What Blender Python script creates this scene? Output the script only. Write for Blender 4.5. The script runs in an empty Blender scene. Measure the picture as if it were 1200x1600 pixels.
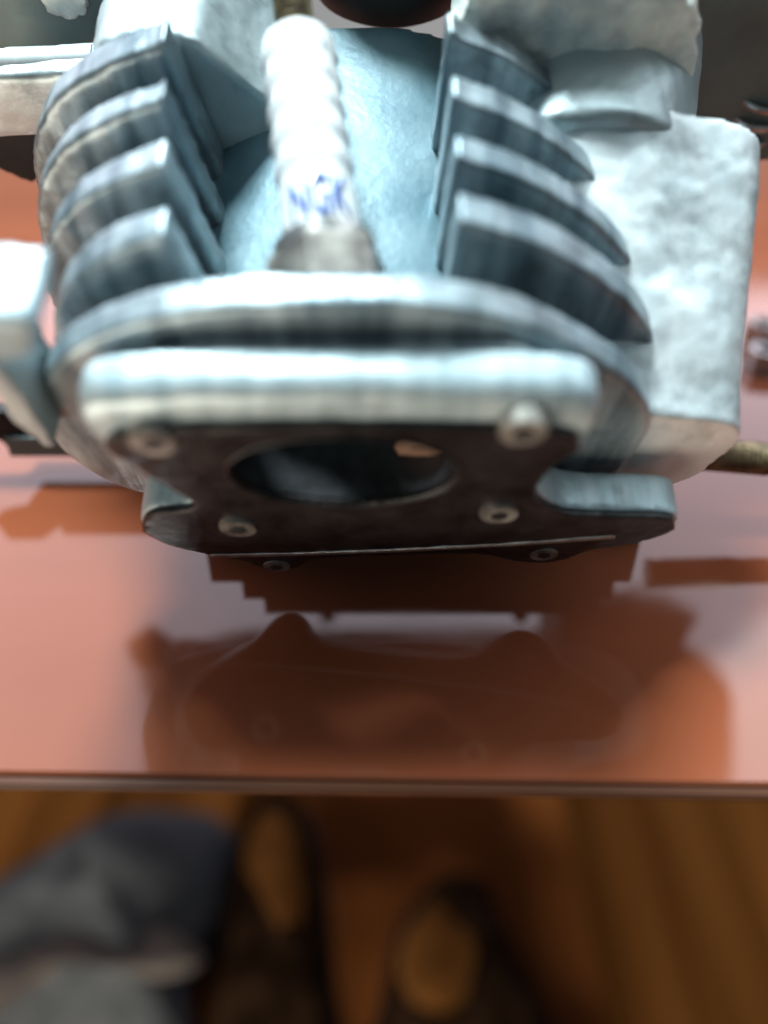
import bpy, bmesh, math, random
from mathutils import Vector, Matrix, noise
from mathutils.geometry import tessellate_polygon
random.seed(4)
R = math.radians
MM = 0.001
scene = bpy.context.scene
COL = scene.collection

# ------------------------------------------------------------------ camera
PITCH, FPX, CH = R(35), 1186.0, 90.0            # pitch down, focal length in photo pixels, lens height above the table (mm)
cam = bpy.data.cameras.new('camera')
cam.sensor_fit = 'VERTICAL'; cam.sensor_height = 24.0; cam.sensor_width = 18.0
cam.lens = 24.0 * FPX / 1600.0
cam.clip_start = 0.005; cam.clip_end = 20
cam.dof.use_dof = True; cam.dof.focus_distance = 126 * MM; cam.dof.aperture_fstop = 3.1
co = bpy.data.objects.new('camera', cam); COL.objects.link(co)
co.location = (0, 0, CH * MM); co.rotation_euler = (R(90) - PITCH, 0, 0)
scene.camera = co

# ------------------------------------------------------------------ world and lamps
w = bpy.data.worlds.new('World'); scene.world = w; w.use_nodes = True
bg = w.node_tree.nodes['Background']
bg.inputs[0].default_value = (0.74, 0.92, 1.0, 1); bg.inputs[1].default_value = 0.16
def area(name, loc, target, sx, sy, power, color):
    l = bpy.data.lights.new(name, 'AREA'); l.shape = 'RECTANGLE'; l.size = sx; l.size_y = sy
    l.energy = power; l.color = color
    o = bpy.data.objects.new(name, l); COL.objects.link(o)
    o.location = loc; o.rotation_euler = (Vector(target) - Vector(loc)).to_track_quat('-Z', 'Y').to_euler()
    return o
# radiance of a one sided area lamp = power / (area * pi)
area('window_light', (0.0, 1.75, 1.5), (0, 0.12, 0.25), 5.0, 2.0, 5.0 * 2.0 * math.pi * 2.6, (0.92, 0.87, 1.0))
area('overhead_fill', (0.85, 0.5, 1.4), (0, 0.15, 0.0), 1.5, 1.0, 1.5 * 1.0 * math.pi * 2.6, (0.80, 0.95, 1.0))  # added broad fill for the rims and the right side, no known lamp
area('key_light', (-0.26, 0.42, 1.14), (0, 0.13, 0.05), 0.3, 0.3, 0.3 * 0.3 * math.pi * 140, (0.80, 0.96, 1.0))
area('floor_fill', (-0.55, -0.42, -0.46), (0, 0.40, -0.7), 0.9, 0.4, 0.9 * 0.4 * math.pi * 11, (1.0, 0.88, 0.72))  # added low fill that brightens the floor under the table, no known opening
scene.view_settings.view_transform = 'Standard'; scene.view_settings.look = 'None'
scene.view_settings.exposure = 0.0; scene.view_settings.gamma = 1.0

# ------------------------------------------------------------------ frames
OX = (0.0, 102.0, 8.5); TILT = R(30)
VA = Vector((0, math.cos(TILT), math.sin(TILT))); VB = Vector((0, -math.sin(TILT), math.cos(TILT))); VX = Vector((1, 0, 0))
def ray(px, py):
    u = (px - 600) / FPX; v = (800 - py) / FPX
    return Vector((u, math.cos(PITCH) + v * math.sin(PITCH), -math.sin(PITCH) + v * math.cos(PITCH)))
def loc3(P):                       # world mm -> engine frame mm (x, along the cylinder, up off the fins)
    q = P - Vector(OX); return Vector((q.x, q.dot(VA), q.dot(VB)))
def deep(px, py, depth):           # a point measured on the photograph, at a depth in mm, in the engine frame
    return loc3(Vector((0, 0, CH)) + ray(px, py) * depth)
def fa(px, py, a):                 # on the plane square to the cylinder axis at a
    o = Vector((0, 0, CH)) - Vector(OX); d = ray(px, py); t = (a - o.dot(VA)) / d.dot(VA); P = o + d * t
    return (P.x, P.dot(VB))
def tablept(px, py, z=0.0):
    d = ray(px, py); t = (z - CH) / d.z; return Vector((d.x * t, d.y * t, z))

# ------------------------------------------------------------------ materials
def mat(name, base, rough=0.5, metal=0.0, coat=0.0, ior=1.5):
    m = bpy.data.materials.new(name); m.use_nodes = True
    b = m.node_tree.nodes['Principled BSDF']
    b.inputs['Base Color'].default_value = (*base, 1); b.inputs['Roughness'].default_value = rough
    b.inputs['Metallic'].default_value = metal; b.inputs['IOR'].default_value = ior
    b.inputs['Coat Weight'].default_value = coat
    return m
def vary(m, c1, c2, scale, stretch=(1, 1, 1), bump=0.0, detail=6, lo=0.35, hi=0.65, rough=None, bscale=None, bdist=0.0003):
    nt = m.node_tree; b = nt.nodes['Principled BSDF']; N = nt.nodes.new; L = nt.links.new
    tc = N('ShaderNodeTexCoord'); mp = N('ShaderNodeMapping'); mp.inputs['Scale'].default_value = stretch
    L(tc.outputs['Object'], mp.inputs['Vector'])
    n = N('ShaderNodeTexNoise'); n.inputs['Scale'].default_value = scale; n.inputs['Detail'].default_value = detail
    L(mp.outputs[0], n.inputs['Vector'])
    r = N('ShaderNodeValToRGB'); r.color_ramp.elements[0].position = lo; r.color_ramp.elements[1].position = hi
    r.color_ramp.elements[0].color = (*c1, 1); r.color_ramp.elements[1].color = (*c2, 1)
    L(n.outputs['Fac'], r.inputs['Fac']); L(r.outputs['Color'], b.inputs['Base Color'])
    if rough:
        mr = N('ShaderNodeMapRange'); mr.inputs['To Min'].default_value = rough[0]; mr.inputs['To Max'].default_value = rough[1]
        L(n.outputs['Fac'], mr.inputs['Value']); L(mr.outputs[0], b.inputs['Roughness'])
    if bump:
        n2 = N('ShaderNodeTexNoise'); n2.inputs['Scale'].default_value = bscale or scale * 3; n2.inputs['Detail'].default_value = 5
        L(mp.outputs[0], n2.inputs['Vector'])
        bp = N('ShaderNodeBump'); bp.inputs['Strength'].default_value = bump; bp.inputs['Distance'].default_value = bdist
        L(n2.outputs['Fac'], bp.inputs['Height']); L(bp.outputs[0], b.inputs['Normal'])
    return m
M = {}
M['fin'] = vary(mat('cast_aluminium', (.3, .35, .38), .5, .5), (.12, .17, .20), (.42, .50, .53), 300, (1, .16, .16), .6, 4, .34, .68, (.28, .5), 900)
M['head'] = vary(mat('machined_head', (.4, .44, .46), .4, .25), (.36, .47, .51), (.62, .73, .76), 380, (1, .12, .12), .25, 3, .3, .7, (.28, .5), 900)
M['barrel'] = vary(mat('barrel_metal', (.2, .3, .34), .5, .2), (.10, .19, .23), (.19, .29, .33), 90, (1, 1, 1), .35, 7, .3, .7, (.35, .6), 700)
M['white'] = vary(mat('chalky_casting', (.6, .66, .66), .5, .5), (.66, .74, .76), (.90, .95, .95), 160, (1, .4, .4), .35, 8, .3, .7, (.35, .6), 380, .0004)
M['crust'] = vary(mat('crusted_casting', (.6, .62, .58), .75, .0), (.50, .56, .55), (.88, .88, .80), 200, (1, 1, 1), 1.0, 8, .35, .62, (.6, .9), 420, .001)
M['pale'] = vary(mat('pale_casting', (.5, .58, .6), .42, .5), (.40, .48, .50), (.58, .65, .66), 60, (1, 1, 1), .3, 6, .3, .7, (.35, .55), 600)
M['cover'] = vary(mat('grey_cover', (.4, .5, .52), .5, .4), (.26, .35, .39), (.46, .56, .60), 80, (1, 1, 1), .3, 6, .3, .7)
M['dark'] = vary(mat('dark_painted_metal', (.05, .07, .07), .55, .1), (.10, .15, .15), (.18, .24, .23), 70, (1, 1, 1), .4, 6, .3, .7, (.4, .7), 500)
M['plaster'] = vary(mat('grey_plaster', (.4, .4, .4), .9), (.62, .60, .58), (.70, .68, .66), 4, (1, 1, 1), .3)
M['rubber'] = vary(mat('black_rubber', (.01, .012, .013), .6), (.010, .012, .014), (.022, .022, .022), 120, (1, 1, 1), .2)
M['steel'] = vary(mat('worn_steel', (.5, .5, .5), .28, .9), (.36, .34, .32), (.62, .63, .64), 300, (1, 1, 1), .3)
M['brass'] = vary(mat('tarnished_brass', (.3, .22, .12), .45, .7), (.14, .11, .07), (.42, .33, .20), 350, (1, 1, 1), .4)
M['dirty'] = vary(mat('dirty_plated_hex', (.3, .28, .24), .4, .6), (.13, .12, .11), (.50, .47, .42), 260, (1, 1, 1), .4)
M['bronze'] = vary(mat('brown_carbon_crown', (.12, .07, .05), .5, .2), (.16, .09, .06), (.34, .20, .14), 200, (1, 1, 1), .3)
M['carbon'] = vary(mat('sooty_bore', (.02, .02, .022), .5, .3), (.02, .02, .022), (.05, .05, .055), 200, (1, 1, 1), .3)
M['ceramic'] = vary(mat('white_ceramic', (.9, .93, .93), .12, 0, .6), (.86, .90, .90), (.93, .95, .95), 80, (1, 1, 1), .0, 3, .3, .7)
M['ink'] = mat('blue_ink', (.005, .09, .40), .5)
M['cloth'] = vary(mat('blue_grey_felt', (.04, .05, .065), .95), (.055, .064, .075), (.115, .128, .142), 60, (1, 1, 1), .6, 8, .3, .7, None, 900, .002)
M['trim'] = vary(mat('faded_trim', (.15, .13, .12), .95), (.08, .075, .075), (.17, .145, .13), 50, (1, 1, 1), .6, 8, .3, .7, None, 900, .002)
M['leather'] = vary(mat('dark_brown_leather', (.012, .008, .006), .6), (.009, .005, .003), (.030, .016, .009), 40, (1, 1, 1), .3)
M['insole'] = vary(mat('worn_brown_insole', (.12, .06, .025), .7), (.06, .028, .010), (.17, .085, .035), 22, (1, 1, 1), .2)
def stain(m, color, scale, lo, hi, amount=.8, stretch=(1, 1, 1)):
    nt = m.node_tree; b = nt.nodes['Principled BSDF']; N = nt.nodes.new; L = nt.links.new
    tc = N('ShaderNodeTexCoord'); mp = N('ShaderNodeMapping'); mp.inputs['Scale'].default_value = stretch; mp.inputs['Location'].default_value = (.31, .17, .05)
    L(tc.outputs['Object'], mp.inputs['Vector'])
    n = N('ShaderNodeTexNoise'); n.inputs['Scale'].default_value = scale; n.inputs['Detail'].default_value = 9; n.inputs['Roughness'].default_value = .7
    L(mp.outputs[0], n.inputs['Vector'])
    mr = N('ShaderNodeMapRange'); mr.inputs['From Min'].default_value = lo; mr.inputs['From Max'].default_value = hi; mr.inputs['To Max'].default_value = amount
    L(n.outputs['Fac'], mr.inputs['Value'])
    mx = N('ShaderNodeMix'); mx.data_type = 'RGBA'
    A_ = [i for i in mx.inputs if i.type == 'RGBA']; F_ = mx.inputs[0]; A_[1].default_value = (*color, 1)
    src = b.inputs['Base Color'].links[0].from_socket
    L(mr.outputs[0], F_); L(src, A_[0]); L([o for o in mx.outputs if o.type == 'RGBA'][0], b.inputs['Base Color'])
M['fin'] and stain(M['fin'], (.10, .11, .11), 90, .50, .68, .75)
stain(M['head'], (.16, .18, .19), 120, .55, .7, .7)
stain(M['barrel'], (.06, .09, .10), 110, .56, .72, .7)
stain(M['white'], (.28, .34, .35), 70, .50, .72, .8)
stain(M['pale'], (.16, .20, .21), 80, .54, .72, .7)
M['oily'] = vary(mat('oily_soot', (.03, .022, .02), .33, .2), (.008, .007, .008), (.032, .026, .027), 160, (1, 1, 1), .5, 7, .35, .7, (.22, .5), 420, .0004)
M['shoe'] = vary(mat('lit_brown_leather', (.12, .05, .02), .5), (.06, .024, .006), (.17, .072, .020), 18, (1, 1, 1), .3)  # lit tone of the shoe leather, for the toe highlight
# glossy table top: lacquer over red brown wood
m = vary(mat('red_brown_lacquer', (.2, .065, .018), .16, 0, 1.0, 1.5), (.195, .053, .023), (.235, .063, .028), 5, (.6, 5, 1), 0, 5, .3, .7)
b = m.node_tree.nodes['Principled BSDF']; b.inputs['Coat Roughness'].default_value = .06; b.inputs['Coat IOR'].default_value = 1.5
b.inputs['Roughness'].default_value = .5; b.inputs['Specular IOR Level'].default_value = 0; M['table'] = m
nt = m.node_tree; tc = nt.nodes.new('ShaderNodeTexCoord'); n2 = nt.nodes.new('ShaderNodeTexNoise'); n2.inputs['Scale'].default_value = 40; n2.inputs['Detail'].default_value = 8
mr = nt.nodes.new('ShaderNodeMapRange'); mr.inputs['From Min'].default_value = .35; mr.inputs['From Max'].default_value = .7; mr.inputs['To Min'].default_value = .03; mr.inputs['To Max'].default_value = .12
nt.links.new(tc.outputs['Object'], n2.inputs['Vector']); nt.links.new(n2.outputs['Fac'], mr.inputs['Value']); nt.links.new(mr.outputs[0], b.inputs['Coat Roughness'])
M['edge'] = vary(mat('table_edge_band', (.05, .015, .007), .4), (.05, .018, .008), (.10, .034, .014), 30, (.4, 1, 4), .2)

def wood_floor():
    m = vary(mat('oak_boards', (.1, .045, .012), .45), (.12, .045, .009), (.27, .105, .024), 30, (1, .06, 1), .25, 8, .3, .72, (.35, .6), 60, .001)
    nt = m.node_tree; b = nt.nodes['Principled BSDF']; N = nt.nodes.new; L = nt.links.new
    oi = N('ShaderNodeObjectInfo'); hs = N('ShaderNodeHueSaturation'); mr = N('ShaderNodeMapRange')
    mr.inputs['To Min'].default_value = .65; mr.inputs['To Max'].default_value = 1.3
    L(oi.outputs['Random'], mr.inputs['Value']); L(mr.outputs[0], hs.inputs['Value'])
    src = b.inputs['Base Color'].links[0].from_socket; L(src, hs.inputs['Color']); L(hs.outputs[0], b.inputs['Base Color'])
    return m
M['oak'] = wood_floor()
m = vary(mat('dark_red_rug', (.03, .01, .005), .95), (.07, .022, .007), (.40, .14, .032), 5, (1, 1, 1), .7, 1, .42, .66, None, 700, .003)
M['rug'] = m
for k_ in ('edge', 'rug', 'oak', 'leather', 'insole', 'cloth', 'trim', 'rubber'): M[k_].node_tree.nodes['Principled BSDF'].inputs['Specular IOR Level'].default_value = .12 if k_ != 'rubber' else .3
for k_ in ('oak', 'rug', 'shoe', 'leather'): M[k_].node_tree.nodes['Principled BSDF'].inputs['Specular IOR Level'].default_value = 0
M['olive'] = vary(mat('olive_boards', (.08, .06, .02), .6), (.05, .036, .014), (.11, .078, .026), 14, (1, .3, 1), .2)

# ------------------------------------------------------------------ building helpers
def link(name, me, material, parent=None):
    if material: me.materials.append(material)
    o = bpy.data.objects.new(name, me); COL.objects.link(o); o.parent = parent
    return o
def smooth(me, ang=40):
    for p in me.polygons: p.use_smooth = True
    try: me.set_sharp_from_angle(angle=R(ang))
    except Exception: pass
def from_bm(name, bm, material, parent=None, ang=40):
    bmesh.ops.recalc_face_normals(bm, faces=bm.faces)
    me = bpy.data.meshes.new(name); bm.to_mesh(me); bm.free(); smooth(me, ang)
    return link(name, me, material, parent)
def prism_bm(outer, a0, a1, holes=(), bm=None, skew=(0, 0)):
    """outline in (x, b) millimetres, extruded along a; skew shifts the far end"""
    bm = bm or bmesh.new(); loops = [list(outer)] + [list(h) for h in holes]
    tri = tessellate_polygon([[Vector((x, y, 0)) for x, y in l] for l in loops])
    f = [bm.verts.new((x * MM, a0 * MM, y * MM)) for l in loops for x, y in l]
    k = [bm.verts.new(((x + skew[0]) * MM, a1 * MM, (y + skew[1]) * MM)) for l in loops for x, y in l]
    for t in tri:
        bm.faces.new([f[i] for i in t]); bm.faces.new([k[i] for i in reversed(t)])
    s = 0
    for l in loops:
        n = len(l)
        for i in range(n):
            j = (i + 1) % n; bm.faces.new([f[s + i], f[s + j], k[s + j], k[s + i]])
        s += n
    return bm
def cast(o, voxel=0.6, it=4, disp=0.25, size=6.0, disp2=0.0, size2=2.0):
    """soft sand cast edges and uneven skin"""
    m = o.modifiers.new('remesh', 'REMESH'); m.mode = 'VOXEL'; m.voxel_size = voxel * MM; m.use_smooth_shade = True
    if it: s = o.modifiers.new('smooth', 'SMOOTH'); s.iterations = it; s.factor = .5
    for d, sz, nm in ((disp, size, 'a'), (disp2, size2, 'b')):
        if d:
            t = bpy.data.textures.get('clouds%g' % sz) or bpy.data.textures.new('clouds%g' % sz, 'CLOUDS')
            t.noise_scale = sz * MM; t.noise_depth = 3
            m = o.modifiers.new('disp' + nm, 'DISPLACE'); m.texture = t; m.strength = d * MM; m.mid_level = .5
            m.texture_coords = 'LOCAL'
    return o
def rrect(x0, x1, y0, y1, r, n=8):
    out = []
    for cx, cy, s in ((x1 - r, y1 - r, 0), (x0 + r, y1 - r, 90), (x0 + r, y0 + r, 180), (x1 - r, y0 + r, 270)):
        for i in range(n + 1):
            t = R(s + 90 * i / n); out.append((cx + r * math.cos(t), cy + r * math.sin(t)))
    return out
def smooth_loop(pts, n=6, closed=True):
    out = []; L = len(pts)
    rng = range(L) if closed else range(L - 1)
    g = (lambda i: pts[i % L]) if closed else (lambda i: pts[max(0, min(L - 1, i))])
    for i in rng:
        p0, p1, p2, p3 = [Vector(g(i + k)) for k in (-1, 0, 1, 2)]
        for j in range(n):
            t = j / n
            out.append(tuple(.5 * ((2 * p1) + (p2 - p0) * t + (2 * p0 - 5 * p1 + 4 * p2 - p3) * t * t + (3 * p1 - p0 - 3 * p2 + p3) * t ** 3)))
    if not closed: out.append(tuple(pts[-1]))
    return out
def lathe_bm(profile, P, Q, n=40, bm=None, polygon=False):
    """profile = [(t mm from P toward Q, radius mm)]"""
    bm = bm or bmesh.new(); P = Vector(P); ax = (Vector(Q) - P).normalized()
    u = ax.orthogonal().normalized(); v = ax.cross(u); rings = []
    for t, r in profile:
        rings.append([bm.verts.new((P + ax * t + (u * math.cos(2 * math.pi * i / n) + v * math.sin(2 * math.pi * i / n)) * max(r, .01)) * MM) for i in range(n)])
    for a, b_ in zip(rings, rings[1:]):
        for i in range(n): bm.faces.new([a[i], a[(i + 1) % n], b_[(i + 1) % n], b_[i]])
    bm.faces.new(rings[0]); bm.faces.new(list(reversed(rings[-1])))
    return bm
def tube_bm(pts, rad, n=12, bm=None):
    bm = bm or bmesh.new(); rings = []
    for i, p in enumerate(pts):
        p = Vector(p); d = (Vector(pts[min(i + 1, len(pts) - 1)]) - Vector(pts[max(i - 1, 0)])).normalized()
        ref = Vector((0, 0, 1)) if abs(d.z) < .9 else Vector((0, 1, 0))
        u = d.cross(ref).normalized(); v = d.cross(u); r = rad(i) if callable(rad) else rad
        rings.append([bm.verts.new((p + (u * math.cos(2 * math.pi * k / n) + v * math.sin(2 * math.pi * k / n)) * r) * MM) for k in range(n)])
    for a, b_ in zip(rings, rings[1:]):
        for k in range(n): bm.faces.new([a[k], a[(k + 1) % n], b_[(k + 1) % n], b_[k]])
    bm.faces.new(rings[0]); bm.faces.new(list(reversed(rings[-1])))
    return bm
def empty(name, loc, rot=(0, 0, 0), label=None, cat=None, group=None, parent=None):
    o = bpy.data.objects.new(name, None); COL.objects.link(o); o.empty_display_size = .01
    o.location = loc; o.rotation_euler = rot; o.parent = parent
    if label: o['label'] = label; o['category'] = cat
    if group: o['group'] = group
    return o

# ------------------------------------------------------------------ floor of boards, far wall, rug
FZ = -0.70
fl = bmesh.new(); bmesh.ops.create_grid(fl, x_segments=1, y_segments=1, size=4)
fo = from_bm('floor', fl, M['leather']); fo.location = (0, 1.5, FZ - .012); fo['kind'] = 'structure'
bw = .078
me = None
for i in range(-9, 10):
    o = None
    if me is None:
        b_ = bmesh.new(); bmesh.ops.create_cube(b_, size=1)
        for v in b_.verts: v.co = Vector((v.co.x * (bw - .0012), v.co.y * 1.9, v.co.z * .012))
        bmesh.ops.bevel(b_, geom=list(b_.edges), offset=.0012, segments=2, affect='EDGES')
        o = from_bm('board', b_, M['oak'], fo); me = o.data
    else:
        o = bpy.data.objects.new('board', me); COL.objects.link(o); o.parent = fo
    o.location = (i * bw + .02, -.9 + .06 * ((i * 7) % 5), .006)
wl = bmesh.new(); bmesh.ops.create_cube(wl, size=1)
for v in wl.verts: v.co = Vector((v.co.x * 5, v.co.y * .1, v.co.z * 1.75))
wall = from_bm('wall', wl, M['plaster']); wall.location = (0, 2.6, FZ + .86); wall['kind'] = 'structure'

rg = bmesh.new(); prism_bm(rrect(-115, 205, 250, 780, 12, 4), 0, 5, bm=rg)
rug = from_bm('rug', rg, M['rug']); rug.rotation_euler = (R(90), 0, 0)
rug.location = (0.0, 0.0, FZ + .006)
for v in rug.data.vertices: v.co = Vector((v.co.x, -v.co.y if False else v.co.y, -v.co.z))
rug['label'] = 'dark red rug with worn orange patches lying on the boards below the table edge'; rug['category'] = 'rug'

# ------------------------------------------------------------------ table
YE = 64.6
tb = empty('table', (0, YE * MM, 0), (0, 0, R(-1.0)), 'glossy red brown table top reflecting the engine, its near edge above the floor', 'table')
bm = bmesh.new()
prof = [(0, -.4), (.4, 0), (900, 0), (900, -20), (24, -20), (1.2, -1.9), (0, -1.8)]
L0 = [bm.verts.new((-.62, y * MM, z * MM)) for y, z in prof]; L1 = [bm.verts.new((.62, y * MM, z * MM)) for y, z in prof]
n = len(prof)
for i in range(n): bm.faces.new([L0[i], L0[(i + 1) % n], L1[(i + 1) % n], L1[i]])
bm.faces.new(L0); bm.faces.new(list(reversed(L1)))
from_bm('tabletop', bm, M['table'], tb, 20)
bm = bmesh.new(); bmesh.ops.create_cube(bm, size=1)
for v in bm.verts: v.co = Vector((v.co.x * 1.238, (v.co.y * 1.6 - .9) * MM, (v.co.z * 1.2 - 1.1) * MM))
bmesh.ops.bevel(bm, geom=list(bm.edges), offset=.0003, segments=2, affect='EDGES')
from_bm('edge_band', bm, M['edge'], tb)
for sx in (-.56, .56):
    for y in (.08, .82):
        bm = bmesh.new(); bmesh.ops.create_cube(bm, size=1)
        for v in bm.verts: v.co = Vector((v.co.x * .05 + sx, v.co.y * .05 + y, v.co.z * .674 - .358))
        from_bm('leg', bm, M['edge'], tb)

# ------------------------------------------------------------------ engine
eng = empty('small_engine', (OX[0] * MM, OX[1] * MM, OX[2] * MM), (TILT, 0, 0),
            'small finned engine cylinder with white spark plug resting on the glossy red table', 'engine')
# silhouette of a cooling fin, (x, b) in millimetres
FIN = smooth_loop([(-37.5, 7), (-44, 11.5), (-47.6, 19), (-48, 27), (-46.3, 36), (-42.5, 44), (-36.5, 50), (-29, 54), (-20, 56.4), (-8, 57.2),
       (5, 57), (15, 54.2), (24, 48.6), (32, 40.8), (37, 32), (38, 22), (36, 12), (30, 7), (12, 5), (-20, 5)], 4)
PORT = [(-5.2 + 15.2 * math.cos(t), 34.0 + 9.6 * math.sin(t)) for t in [2 * math.pi * i / 44 for i in range(44)]]
# head block with the ported flange face
face = [(-35.8, 50.4), (-35.4, 44), (-32.5, 36.5), (-29.5, 30), (-27, 24.5), (-29.6, 22.4), (-33.5, 21.6), (-36.4, 18.5), (-37.2, 13.5), (-34, 8.2), (-29, 4.8), (-24.5, 2.2),
        (-20.5, -1.6), (-15.5, -1.8), (-11.5, 2.6), (0, 4.4), (15, 5.2), (21, 2.4), (26, 0.8), (30.5, 2.2), (34, 6.6), (40.5, 10), (44.6, 14.2), (44, 18.4), (40, 20),
        (31, 20.4), (25.5, 22), (21.6, 27), (21.4, 33), (23.4, 40), (25.6, 47), (24.4, 51.2), (18, 53.2), (-6, 54), (-28, 53.2)]
face = smooth_loop(face, 3)
def loft(layers, holes=()):
    bm = bmesh.new(); tri = tessellate_polygon([[Vector((x, y, 0)) for x, y in l] for l in [layers[0][1]] + list(holes)])
    rows = [[bm.verts.new((x * MM, a * MM, y * MM)) for l in [o_] + list(holes) for x, y in l] for a, o_ in layers]
    for t in tri:
        bm.faces.new([rows[0][i] for i in t]); bm.faces.new([rows[-1][i] for i in reversed(t)])
    for f_, k_ in zip(rows, rows[1:]):
        s_ = 0
        for l in [layers[0][1]] + list(holes):
            n_ = len(l)
            for i in range(n_):
                j_ = (i + 1) % n_; bm.faces.new([f_[s_ + i], f_[s_ + j_], k_[s_ + j_], k_[s_ + i]])
            s_ += n_
    return bm
def crowned(d):
    d += 3.2
    return [(x * (1 - (d - 3.2) * .010 * max(0, min(1, (y - 38) / 8))), y - d * max(0, min(1, (y - 38) / 10))) for x, y in face]
hd = cast(from_bm('cylinder_head', loft([(0, crowned(3.0)), (.5, crowned(1.6)), (1.3, crowned(.7)), (2.6, crowned(.2)), (6.4, crowned(0))], [PORT]), M['head'], eng), .5, 3, .3, 5)
gk = [(x * .985 - .1, 22 + (y - 22) * .96) for x, y in crowned(4.4)]
cast(from_bm('gasket_plate', prism_bm(gk, -1.3, -.05, [[(x * .965 - .15, 34 + (y - 34) * .95) for x, y in PORT]]), M['oily'], eng), .4, 2, .25, 3)
rim_ = [(x, -1.35, y) for x, y in PORT] + [(PORT[0][0], -1.35, PORT[0][1])]
from_bm('port_rim', tube_bm(rim_, .25, 8), M['oily'], eng, 60)
neck = rrect(-28, 21, 8, 50, 8)
cast(from_bm('head_neck', prism_bm(neck, 6.0, 9.4, [PORT]), M['fin'], eng), .7, 3, .2, 5)
cast(from_bm('cooling_fin', prism_bm([(x, y - 2.2 * max(0, min(1, (y - 30) / 20))) for x, y in FIN], 8.6, 13.6, [PORT]), M['fin'], eng), .6, 4, .4, 5)
# barrel
bar = [(-33, 22), (-30, 30), (-24, 34.5), (-14, 37.6), (-4, 38.4), (6, 37.6), (15, 34.5), (22, 29), (26, 22), (14, 20), (-22, 20)]
cast(from_bm('cylinder_barrel', prism_bm(smooth_loop(bar, 5), 14.0, 84), M['barrel'], eng), .9, 3, .5, 14)
bm = prism_bm([(-5.2 + 15.6 * math.cos(t), 34 + 10 * math.sin(t)) for t in [2 * math.pi * i / 44 for i in range(44)]], -.12, 13.8, [[(x * .975 - .1, 34 + (y - 34) * .965) for x, y in PORT]])
from_bm('port_liner', bm, M['carbon'], eng)
cx_ = fa(668, 716, 5)
cr = lathe_bm([(0, 4.6), (.8, 5), (1.5, 4.4)], (cx_[0] + .4, 6.4, cx_[1] + .4), (cx_[0], 4.4, cx_[1]), 40)
from_bm('piston_crown', cr, M['bronze'], eng)
# fins either side of the spark plug bay
for a0, th, k in ((19.2, 5.2, 1.02), (30.6, 5.0, 1.12), (42.2, 4.6, 1.22), (53.5, 6, 1.3)):
    XL = -26.0 - (a0 - 20) * .12; bl = 4 + .25 * (a0 + th - 10)
    L_ = [(XL + (x + 26.5) * k, max(y, bl)) for x, y in FIN if x < -26.5 and y > 7]
    L_.sort(key=lambda p: math.atan2(p[1] - 30, p[0] - XL) % (2 * math.pi))
    L_ = [(XL + 4.5, 30), (XL + 2.5, 40), (XL, 55.4)] + L_ + [(XL + 5, bl)]
    cast(from_bm('cooling_fin', prism_bm(L_, a0, a0 + th), M['fin'], eng), .6, 4, .7, 5)
XR = 8.6
right = [p for p in FIN if p[0] > XR and p[1] > 9]
right.sort(key=lambda p: math.atan2(p[1] - 28, p[0]))
for a0, th, k in ((19.6, 5.2, 1.08), (30.2, 4.8, 1.06), (41.4, 4.8, 1.03), (54.5, 4.6, 1.0)):
    bl = 4 + .25 * (a0 + th - 10)
    R_ = [(XR - 2, bl)] + [(XR + (x - XR) * k + (a0 - 19) * .02, max(bl, y - (a0 - 19) * .03)) for x, y in right] + [(XR, 56.6), (XR - 1, 38), (XR - 3, 30)]
    cast(from_bm('cooling_fin', prism_bm(R_, a0, a0 + th), M['fin'], eng), .6, 4, .6, 6)

# crankcase deck above the left fins
deck = [(-14, 32), (-15, 40.5), (-20, 44), (-27, 51.5), (-34, 53), (-41, 51), (-45, 46), (-44, 36), (-40, 30)]
cast(from_bm('crankcase_shoulder', prism_bm(deck, 60, 96), M['pale'], eng), .8, 6, 1.2, 9)
# stepped crankcase foot that carries the engine on the table, with two studs up into the barrel
foot = bmesh.new()
def wbox(x0, x1, y0, y1, z0, z1):
    c = [loc3(Vector((x, y, z))) for x, y, z in ((x0, y0, z0), (x1, y0, z0), (x1, y1, z0), (x0, y1, z0), (x0, y0, z1), (x1, y0, z1), (x1, y1, z1), (x0, y1, z1))]
    v = [foot.verts.new(q * MM) for q in c]
    for f_ in ((0, 1, 2, 3), (4, 5, 6, 7), (0, 1, 5, 4), (1, 2, 6, 5), (2, 3, 7, 6), (3, 0, 4, 7)): foot.faces.new([v[i] for i in f_])
for bx in ((-35, 50, 118, 156, .1, 10), (-29, 47, 118.5, 156, 10.2, 15), (-25, 45, 119, 156, 15.2, 19.6)): wbox(*bx)
from_bm('crankcase_foot', foot, M['dark'], eng, 20)
for x in (-14, 34):
    p = loc3(Vector((x, 140, 10))); q = loc3(Vector((x, 140, 60)))
    from_bm('foot_stud', lathe_bm([(0, 2), (30, 2)], p, q, 16), M['steel'], eng)

# right hand castings
blk = [(18, 8), (20, 30), (30, 31.5), (41, 30), (50, 28), (53, 23), (50, 12), (42, 6), (30, 5)]
cast(from_bm('side_casting', prism_bm(smooth_loop(blk, 4), 9.8, 53, skew=(5, 15)), M['white'], eng), .7, 5, 2.2, 18, .14, 2.0)
up = [(18, 26), (20, 44), (30, 47.8), (38, 47), (45, 42), (48, 34), (46, 26)]
cast(from_bm('upper_casting', prism_bm(smooth_loop(up, 4), 49, 74, skew=(5, 4)), M['pale'], eng), .8, 5, 1.0, 12, .3, 2.0)
tp = [(11, 34), (12, 57), (22, 59), (32, 59), (41, 57), (46, 50), (45, 34)]
cast(from_bm('crusted_cover', prism_bm(smooth_loop(tp, 4), 61, 100, skew=(5, 4)), M['crust'], eng), .8, 4, 2.2, 7, 1.2, 2.2)

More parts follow.
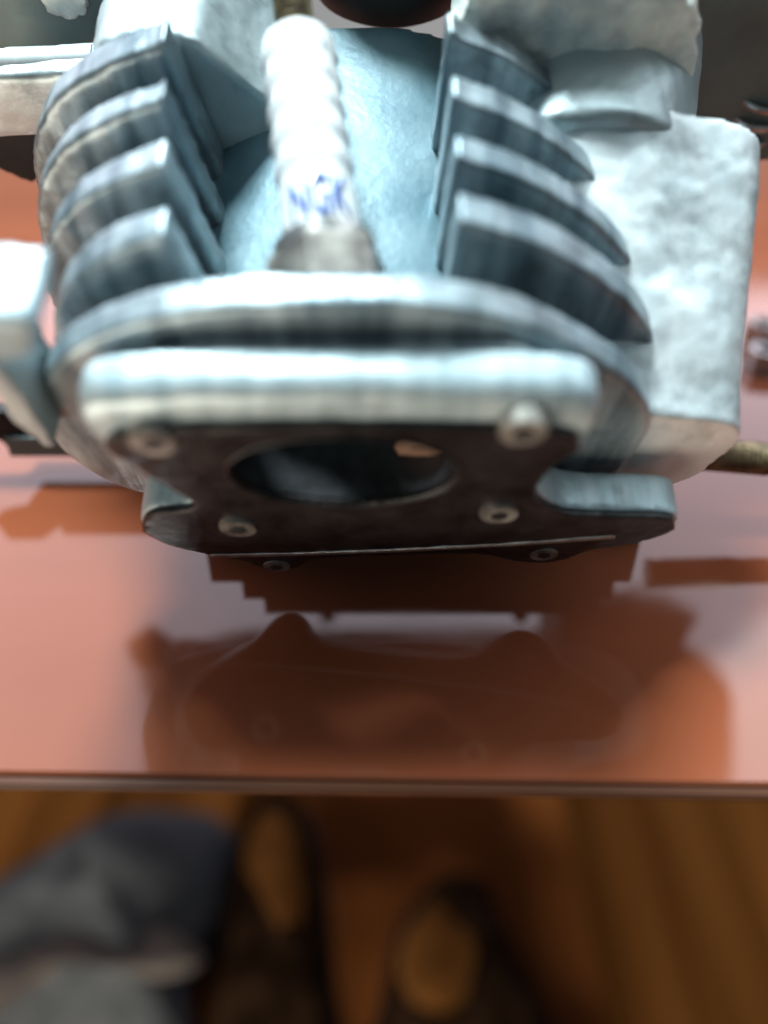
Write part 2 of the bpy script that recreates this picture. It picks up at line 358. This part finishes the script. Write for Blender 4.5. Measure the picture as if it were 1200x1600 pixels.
# screws in the flange face
def screw(px, py, r=3.4, h=2.6, name='screw'):
    x, b_ = fa(px, py, -h)
    bm = lathe_bm([(0, r * .93), (.0001, r * .93), (.5, r), (h + 1.5, r)], (x, -h, b_), (x, 0, b_), 28)
    o = from_bm(name, bm, M['dirty'], eng, 30)
    s = lathe_bm([(0, r * .45), (.35, r * .45)], (x, -h - .12, b_), (x, 0, b_), 6)
    from_bm('socket', s, M['carbon'], o, 20)
screw(238, 694, 3.0, 1.9); screw(818, 678, 3.0, 1.9); screw(372, 828, 2.9, 2.0); screw(780, 806, 2.9, 2.0)
screw(432, 886, 2.4, 1.6); screw(850, 868, 2.4, 1.6)
# raised machined lip along the flange foot
pts = [(*fa(x, y, -.8), -.8) for x, y in [(330, 864), (460, 861), (600, 856), (780, 847), (960, 834)]]
bm = tube_bm([(x, a, b_) for x, b_, a in pts], .85, 10)
from_bm('gasket_lip', bm, M['steel'], eng)

# spark plug
P0 = deep(515, 452, 95.5); P1 = deep(466, 76, 105); ax = (P1 - P0); Lc = ax.length; ax.normalize()
plug = empty('spark_plug', (0, 0, 0), parent=eng)
prof = [(-6, 4.2), (0, 5.05), (1.2, 5.3)]
k = 9
t0 = Lc * .36
prof += [(t0, 5.15)]
for i in range(5):
    s = t0 + (Lc * .60) * i / 5; d = Lc * .6 / 5
    prof += [(s + d * .2, 4.9), (s + d * .45, 5.0), (s + d * .7, 5.38), (s + d * .9, 5.3)]
prof += [(Lc - .35, 5.15), (Lc - .05, 4.95), (Lc, 4.6)]
ins = from_bm('insulator', lathe_bm(prof, P0, P1, 56), M['ceramic'], plug, 44)
hx = P0 - ax * 2.5
from_bm('hex_nut', lathe_bm([(-4, 7.0), (0, 7.6), (.1, 7.7), (6.2, 7.7), (7.2, 6.9), (7.3, 5.6)], hx, P1, 6), M['dirty'], plug, 25)
from_bm('crimp_ring', lathe_bm([(6, 6.5), (8.2, 6.6), (9.0, 5.6)], hx, P1, 40), M['steel'], plug)
tpf = [(-.5, 3.6), (1.2, 3.6), (1.6, 2.4)]
for i in range(14): tpf += [(2.0 + i * 1.3, 2.25), (2.6 + i * 1.3, 2.75)]
from_bm('terminal', lathe_bm([(t, r) for t, r in tpf], P1, P1 + ax * 10, 28), M['brass'], plug, 30)
# printed lettering wrapped round the ceramic
cu = bpy.data.curves.new('letters', 'FONT'); cu.body = 'NGK'; cu.size = 1.0; cu.offset = .016; cu.resolution_u = 4
tmp = bpy.data.objects.new('tmp', cu); COL.objects.link(tmp)
bpy.context.view_layer.update()
me = bpy.data.meshes.new_from_object(tmp.evaluated_get(bpy.context.evaluated_depsgraph_get()))
bpy.data.objects.remove(tmp); 
bm = bmesh.new(); bm.from_mesh(me)
bmesh.ops.triangulate(bm, faces=bm.faces)
bmesh.ops.subdivide_edges(bm, edges=bm.edges, cuts=2)
xs = [v.co.x for v in bm.verts]; ys = [v.co.y for v in bm.verts]
wx, hy = max(xs) - min(xs), max(ys) - min(ys)
camL = loc3(Vector((0, 0, CH)))
tc = (camL - (P0 + ax * 6)); tc = (tc - ax * tc.dot(ax)).normalized()
rt = tc.cross(ax); rt = -rt if rt.x < 0 else rt
for v in bm.verts:
    s = ((v.co.x - min(xs)) / wx - .5) * 8.0 + .3; h = (v.co.y - min(ys)) / hy * 6.0 + 7.0
    th = s / 5.3
    v.co = (P0 + ax * h + (tc * math.cos(th) + rt * math.sin(th)) * 5.42) * MM
o = from_bm('printed_letters', bm, M['ink'], plug)
so = o.modifiers.new('solid', 'SOLIDIFY'); so.thickness = .00003

# black rubber cap and fittings behind the plug
c = deep(612, -25, 128)
bm = lathe_bm([(0, 11), (2, 14.2), (6, 15), (22, 15), (25, 13), (26, 9)], c + Vector((0, 14, -10)), c + Vector((0, 16, 30)), 48)
from_bm('rubber_cap', bm, M['rubber'], eng, 60)

# left hand fittings
a = deep(-14, 106, 124); b2 = deep(150, 98, 124)
from_bm('breather_tube', tube_bm([a, a.lerp(b2, .5), b2], 2.6, 28), M['white'], eng, 60)
lh = [fa(x, y, 66) for x, y in ((-12, 120), (150, 112), (150, 190), (110, 212), (-12, 218))]
cast(from_bm('intake_bracket', prism_bm(lh, 66, 74), M['pale'], eng), .7, 5, .6, 8)
lh = [fa(x, y, 70) for x, y in ((-12, 200), (120, 195), (80, 265), (50, 288), (-12, 262))]
cast(from_bm('intake_rubber', prism_bm(lh, 70, 78), M['rubber'], eng), .7, 5, .4, 8)
lh = [fa(x, y, 84) for x, y in ((-14, -40), (230, -40), (170, 60), (90, 92), (-14, 90))]
cast(from_bm('rear_casting', prism_bm(lh, 84, 92), M['dark'], eng), .8, 5, 1.4, 8)
lh = [fa(x, y, 82) for x, y in ((55, -20), (130, -20), (135, 20), (105, 34), (70, 20))]
cast(from_bm('crusted_lug', prism_bm(lh, 82, 85), M['crust'], eng), .5, 3, 1.4, 3, .8, 1.4)
lb = [fa(x, y, 2) for x, y in ((-120, 505), (30, 500), (56, 515), (52, 550), (30, 565), (-120, 560))]
cast(from_bm('side_cover', prism_bm(smooth_loop(lb, 3), 2, 12), M['cover'], eng), .7, 8, .6, 8)
lc = [fa(x, y, 4) for x, y in ((-120, 500), (0, 575), (40, 625), (88, 700), (70, 700), (20, 660), (-20, 600), (-120, 540))]
cast(from_bm('lower_cover', prism_bm(lc, 4, 15), M['pale'], eng), .6, 3, .3, 8)
foot = bmesh.new()
for bx in ((-80, -42, 140, 150, 6.5, 11), (-74, -42, 140.5, 150, 11.2, 14.8)): wbox(*bx)
from_bm('side_bracket', foot, M['dark'], eng, 20)
def wallpt(px, py, Y):
    d = ray(px, py); t = Y / d.y; return (d.x * t, CH + d.z * t)
bm = prism_bm([wallpt(x, y, 141) for x, y in ((-60, 640), (0, 642), (40, 662), (62, 690), (74, 706), (20, 713), (0, 690), (-60, 680))], 141, 146)
for v in bm.verts: v.co = loc3(v.co / MM) * MM
cast(from_bm('black_clip', bm, M['rubber'], eng), .6, 4, .2, 6)
# unseen dark panel, added above the frame for its rounded reflection in the table
bm = bmesh.new(); hs = [(x + (z - 94) * (-.20 if x < 20 else .26) * min(1, abs(x - 20) / 60), z) for x, z in rrect(-81, 121, 94, 212, 40, 10)]; prism_bm(hs, 192, 250, bm=bm)
me_v = [(v, loc3(Vector((v.co.x / MM, v.co.y / MM, v.co.z / MM)))) for v in bm.verts]
for v, q in me_v: v.co = q * MM
for v, q in me_v:
    wz = v.co.z * math.cos(TILT) + v.co.y * math.sin(TILT); wy = v.co.y * math.cos(TILT) - v.co.z * math.sin(TILT)
    if wy > .11: v.co += Vector((0, math.sin(TILT), math.cos(TILT))) * .062      # the far rim sits higher
bmesh.ops.bevel(bm, geom=[e for e in bm.edges if e.calc_face_angle(0) > .8], offset=.004, segments=3, affect='EDGES')
from_bm('reflected_panel', bm, M['rubber'], eng, 50)

# stud sticking out to the right under the casting
s0 = deep(1060, 706, 147); s1 = deep(1180, 716, 147)
pr = [(0, 3.3)]
for i in range(16): pr += [(3 + i * .9, 2.9), (3.45 + i * .9, 3.3)]
pr += [(19, 2.9), (25, 2.9)]
from_bm('stud', lathe_bm(pr, s0, s1, 24), M['brass'], eng, 30)

# dark machinery behind on the right, with a coil spring
mb = [fa(1000, 260, 80), fa(1060, 60, 80), fa(1080, -60, 80), fa(1330, -60, 80), fa(1330, 250, 80)]
cast(from_bm('carburettor_body', prism_bm(mb, 80, 110), M['dark'], eng), 1.0, 4, .6, 8)
c0 = deep(1196, 118, 140); pts = []
for i in range(150):
    t = i / 150 * 6 * 2 * math.pi
    pts.append(c0 + Vector((4.4 * math.cos(t), 4.0 * math.sin(t) - 2, -i / 150 * 22)))
from_bm('coil_spring', tube_bm(pts, .75, 8), M['steel'], eng, 60)

# ------------------------------------------------------------------ small nuts on the table
def nut(px, py, r, label, rot):
    p = tablept(px, py, 2.5)
    bm = bmesh.new()
    prism = []
    hexo = [(r * math.cos(R(60 * i + rot)), r * math.sin(R(60 * i + rot))) for i in range(6)]
    hole = [(r * .5 * math.cos(2 * math.pi * i / 20), r * .5 * math.sin(2 * math.pi * i / 20)) for i in range(20)]
    prism_bm(hexo, 0, 5.5, [hole], bm=bm)
    bmesh.ops.rotate(bm, verts=bm.verts, cent=(0, 0, 0), matrix=Matrix.Rotation(R(90), 3, 'X'))
    bmesh.ops.bevel(bm, geom=[e for e in bm.edges if e.calc_face_angle(0) > .5], offset=.0004, segments=2, affect='EDGES')
    o = from_bm('hex_nut', bm, M['steel']); o.location = (p.x * MM, p.y * MM, 0)
    o['label'] = label; o['category'] = 'nut'; o['group'] = 'loose nuts on the table'
nut(1192, 520, 5.2, 'farther of two loose steel nuts on the table beyond the white casting', 10)
nut(1196, 562, 5.6, 'nearer of two loose steel nuts on the table beyond the white casting', 24)

# ------------------------------------------------------------------ footwear on the floor
def floorpt(px, py, z=FZ * 1000):
    d = ray(px, py); t = (z - CH) / d.z; return Vector((d.x * t, d.y * t, z))
def mound(name, outline, H, material, parent, z0, power=2.2, fold=0.0, base=None, fs=18):
    '''a domed solid on the floor inside an outline measured on the photograph'''
    pts = [floorpt(x, y, z0) for x, y in smooth_loop(outline, 5)]; n_ = len(pts)
    c = sum(pts, Vector()) / n_; o0 = base or c; bm = bmesh.new(); rings = []; K = 12
    for k_ in range(K):
        q = 1 - k_ / K; ring = []
        for p in pts:
            w_ = c.lerp(p, q); h = H * (1 - q ** power) ** .6
            w_ = w_ + Vector((0, 0, h + fold * noise.noise(w_ / 1000 * fs) * (1 - q ** 6)))
            ring.append(bm.verts.new((w_ - o0) * MM))
        rings.append(ring)
    top = bm.verts.new((c + Vector((0, 0, H)) - o0) * MM)
    for r0, r1 in zip(rings, rings[1:]):
        for i in range(n_): bm.faces.new([r0[i], r0[(i + 1) % n_], r1[(i + 1) % n_], r1[i]])
    for i in range(n_): bm.faces.new([rings[-1][i], rings[-1][(i + 1) % n_], top])
    bm.faces.new(list(reversed(rings[0])))
    return from_bm(name, bm, material, parent, 80), o0
Z = FZ * 1000 + 12
def shoe(label, outer, toe, H):
    c = floorpt(*outer[0], Z); t = empty('shoe', c * MM, label=label, cat='shoe', group='brown shoes on the floor under the table')
    mound('upper', outer, H, M['leather'], t, Z, 2.6, 6, c)
    mound('lit_toe', toe, 13, M['shoe'], t, Z + H * .86, 2.0, 3, c)  # toe highlight set as a lighter brown dome on the dark upper
    sole = mound('sole', [(x + (x - outer[0][0]) * .04, y - 4) for x, y in outer], 9, M['rubber'], t, Z - 1, 8, 0, c)
    return t
shoe('dark shoe with narrow brown lit toe nearer the blue grey cloth', [(428, 1243), (480, 1275), (505, 1370), (520, 1520), (525, 1720), (330, 1720), (345, 1520), (360, 1370), (388, 1275)],
     [(425, 1262), (462, 1300), (476, 1380), (470, 1460), (430, 1490), (398, 1440), (382, 1360), (392, 1295)], 78)
shoe('dark shoe with wide brown lit toe on the dark rug right of the narrow one', [(715, 1378), (765, 1400), (790, 1470), (830, 1540), (880, 1720), (600, 1720), (605, 1540), (630, 1450), (670, 1392)],
     [(700, 1400), (745, 1440), (765, 1510), (720, 1575), (650, 1570), (622, 1510), (648, 1435)], 70)
c = floorpt(250, 1340, Z)
t = empty('folded_cloth', c * MM, label='dark blue grey crumpled cloth heaped on the floor boards at lower left', cat='cloth')
mound('cloth_heap', [(300, 1292), (365, 1305), (372, 1370), (345, 1470), (300, 1560), (270, 1720), (-260, 1760), (-240, 1640), (0, 1475), (110, 1392), (210, 1318)], 130, M['cloth'], t, Z, 2.4, 46, c, 9)
mound('lining_fold', [(150, 1440), (260, 1450), (318, 1500), (250, 1530), (120, 1510), (-30, 1600), (-160, 1700), (-120, 1600), (20, 1500)], 34, M['trim'], t, Z + 92, 2.0, 22, c, 12)
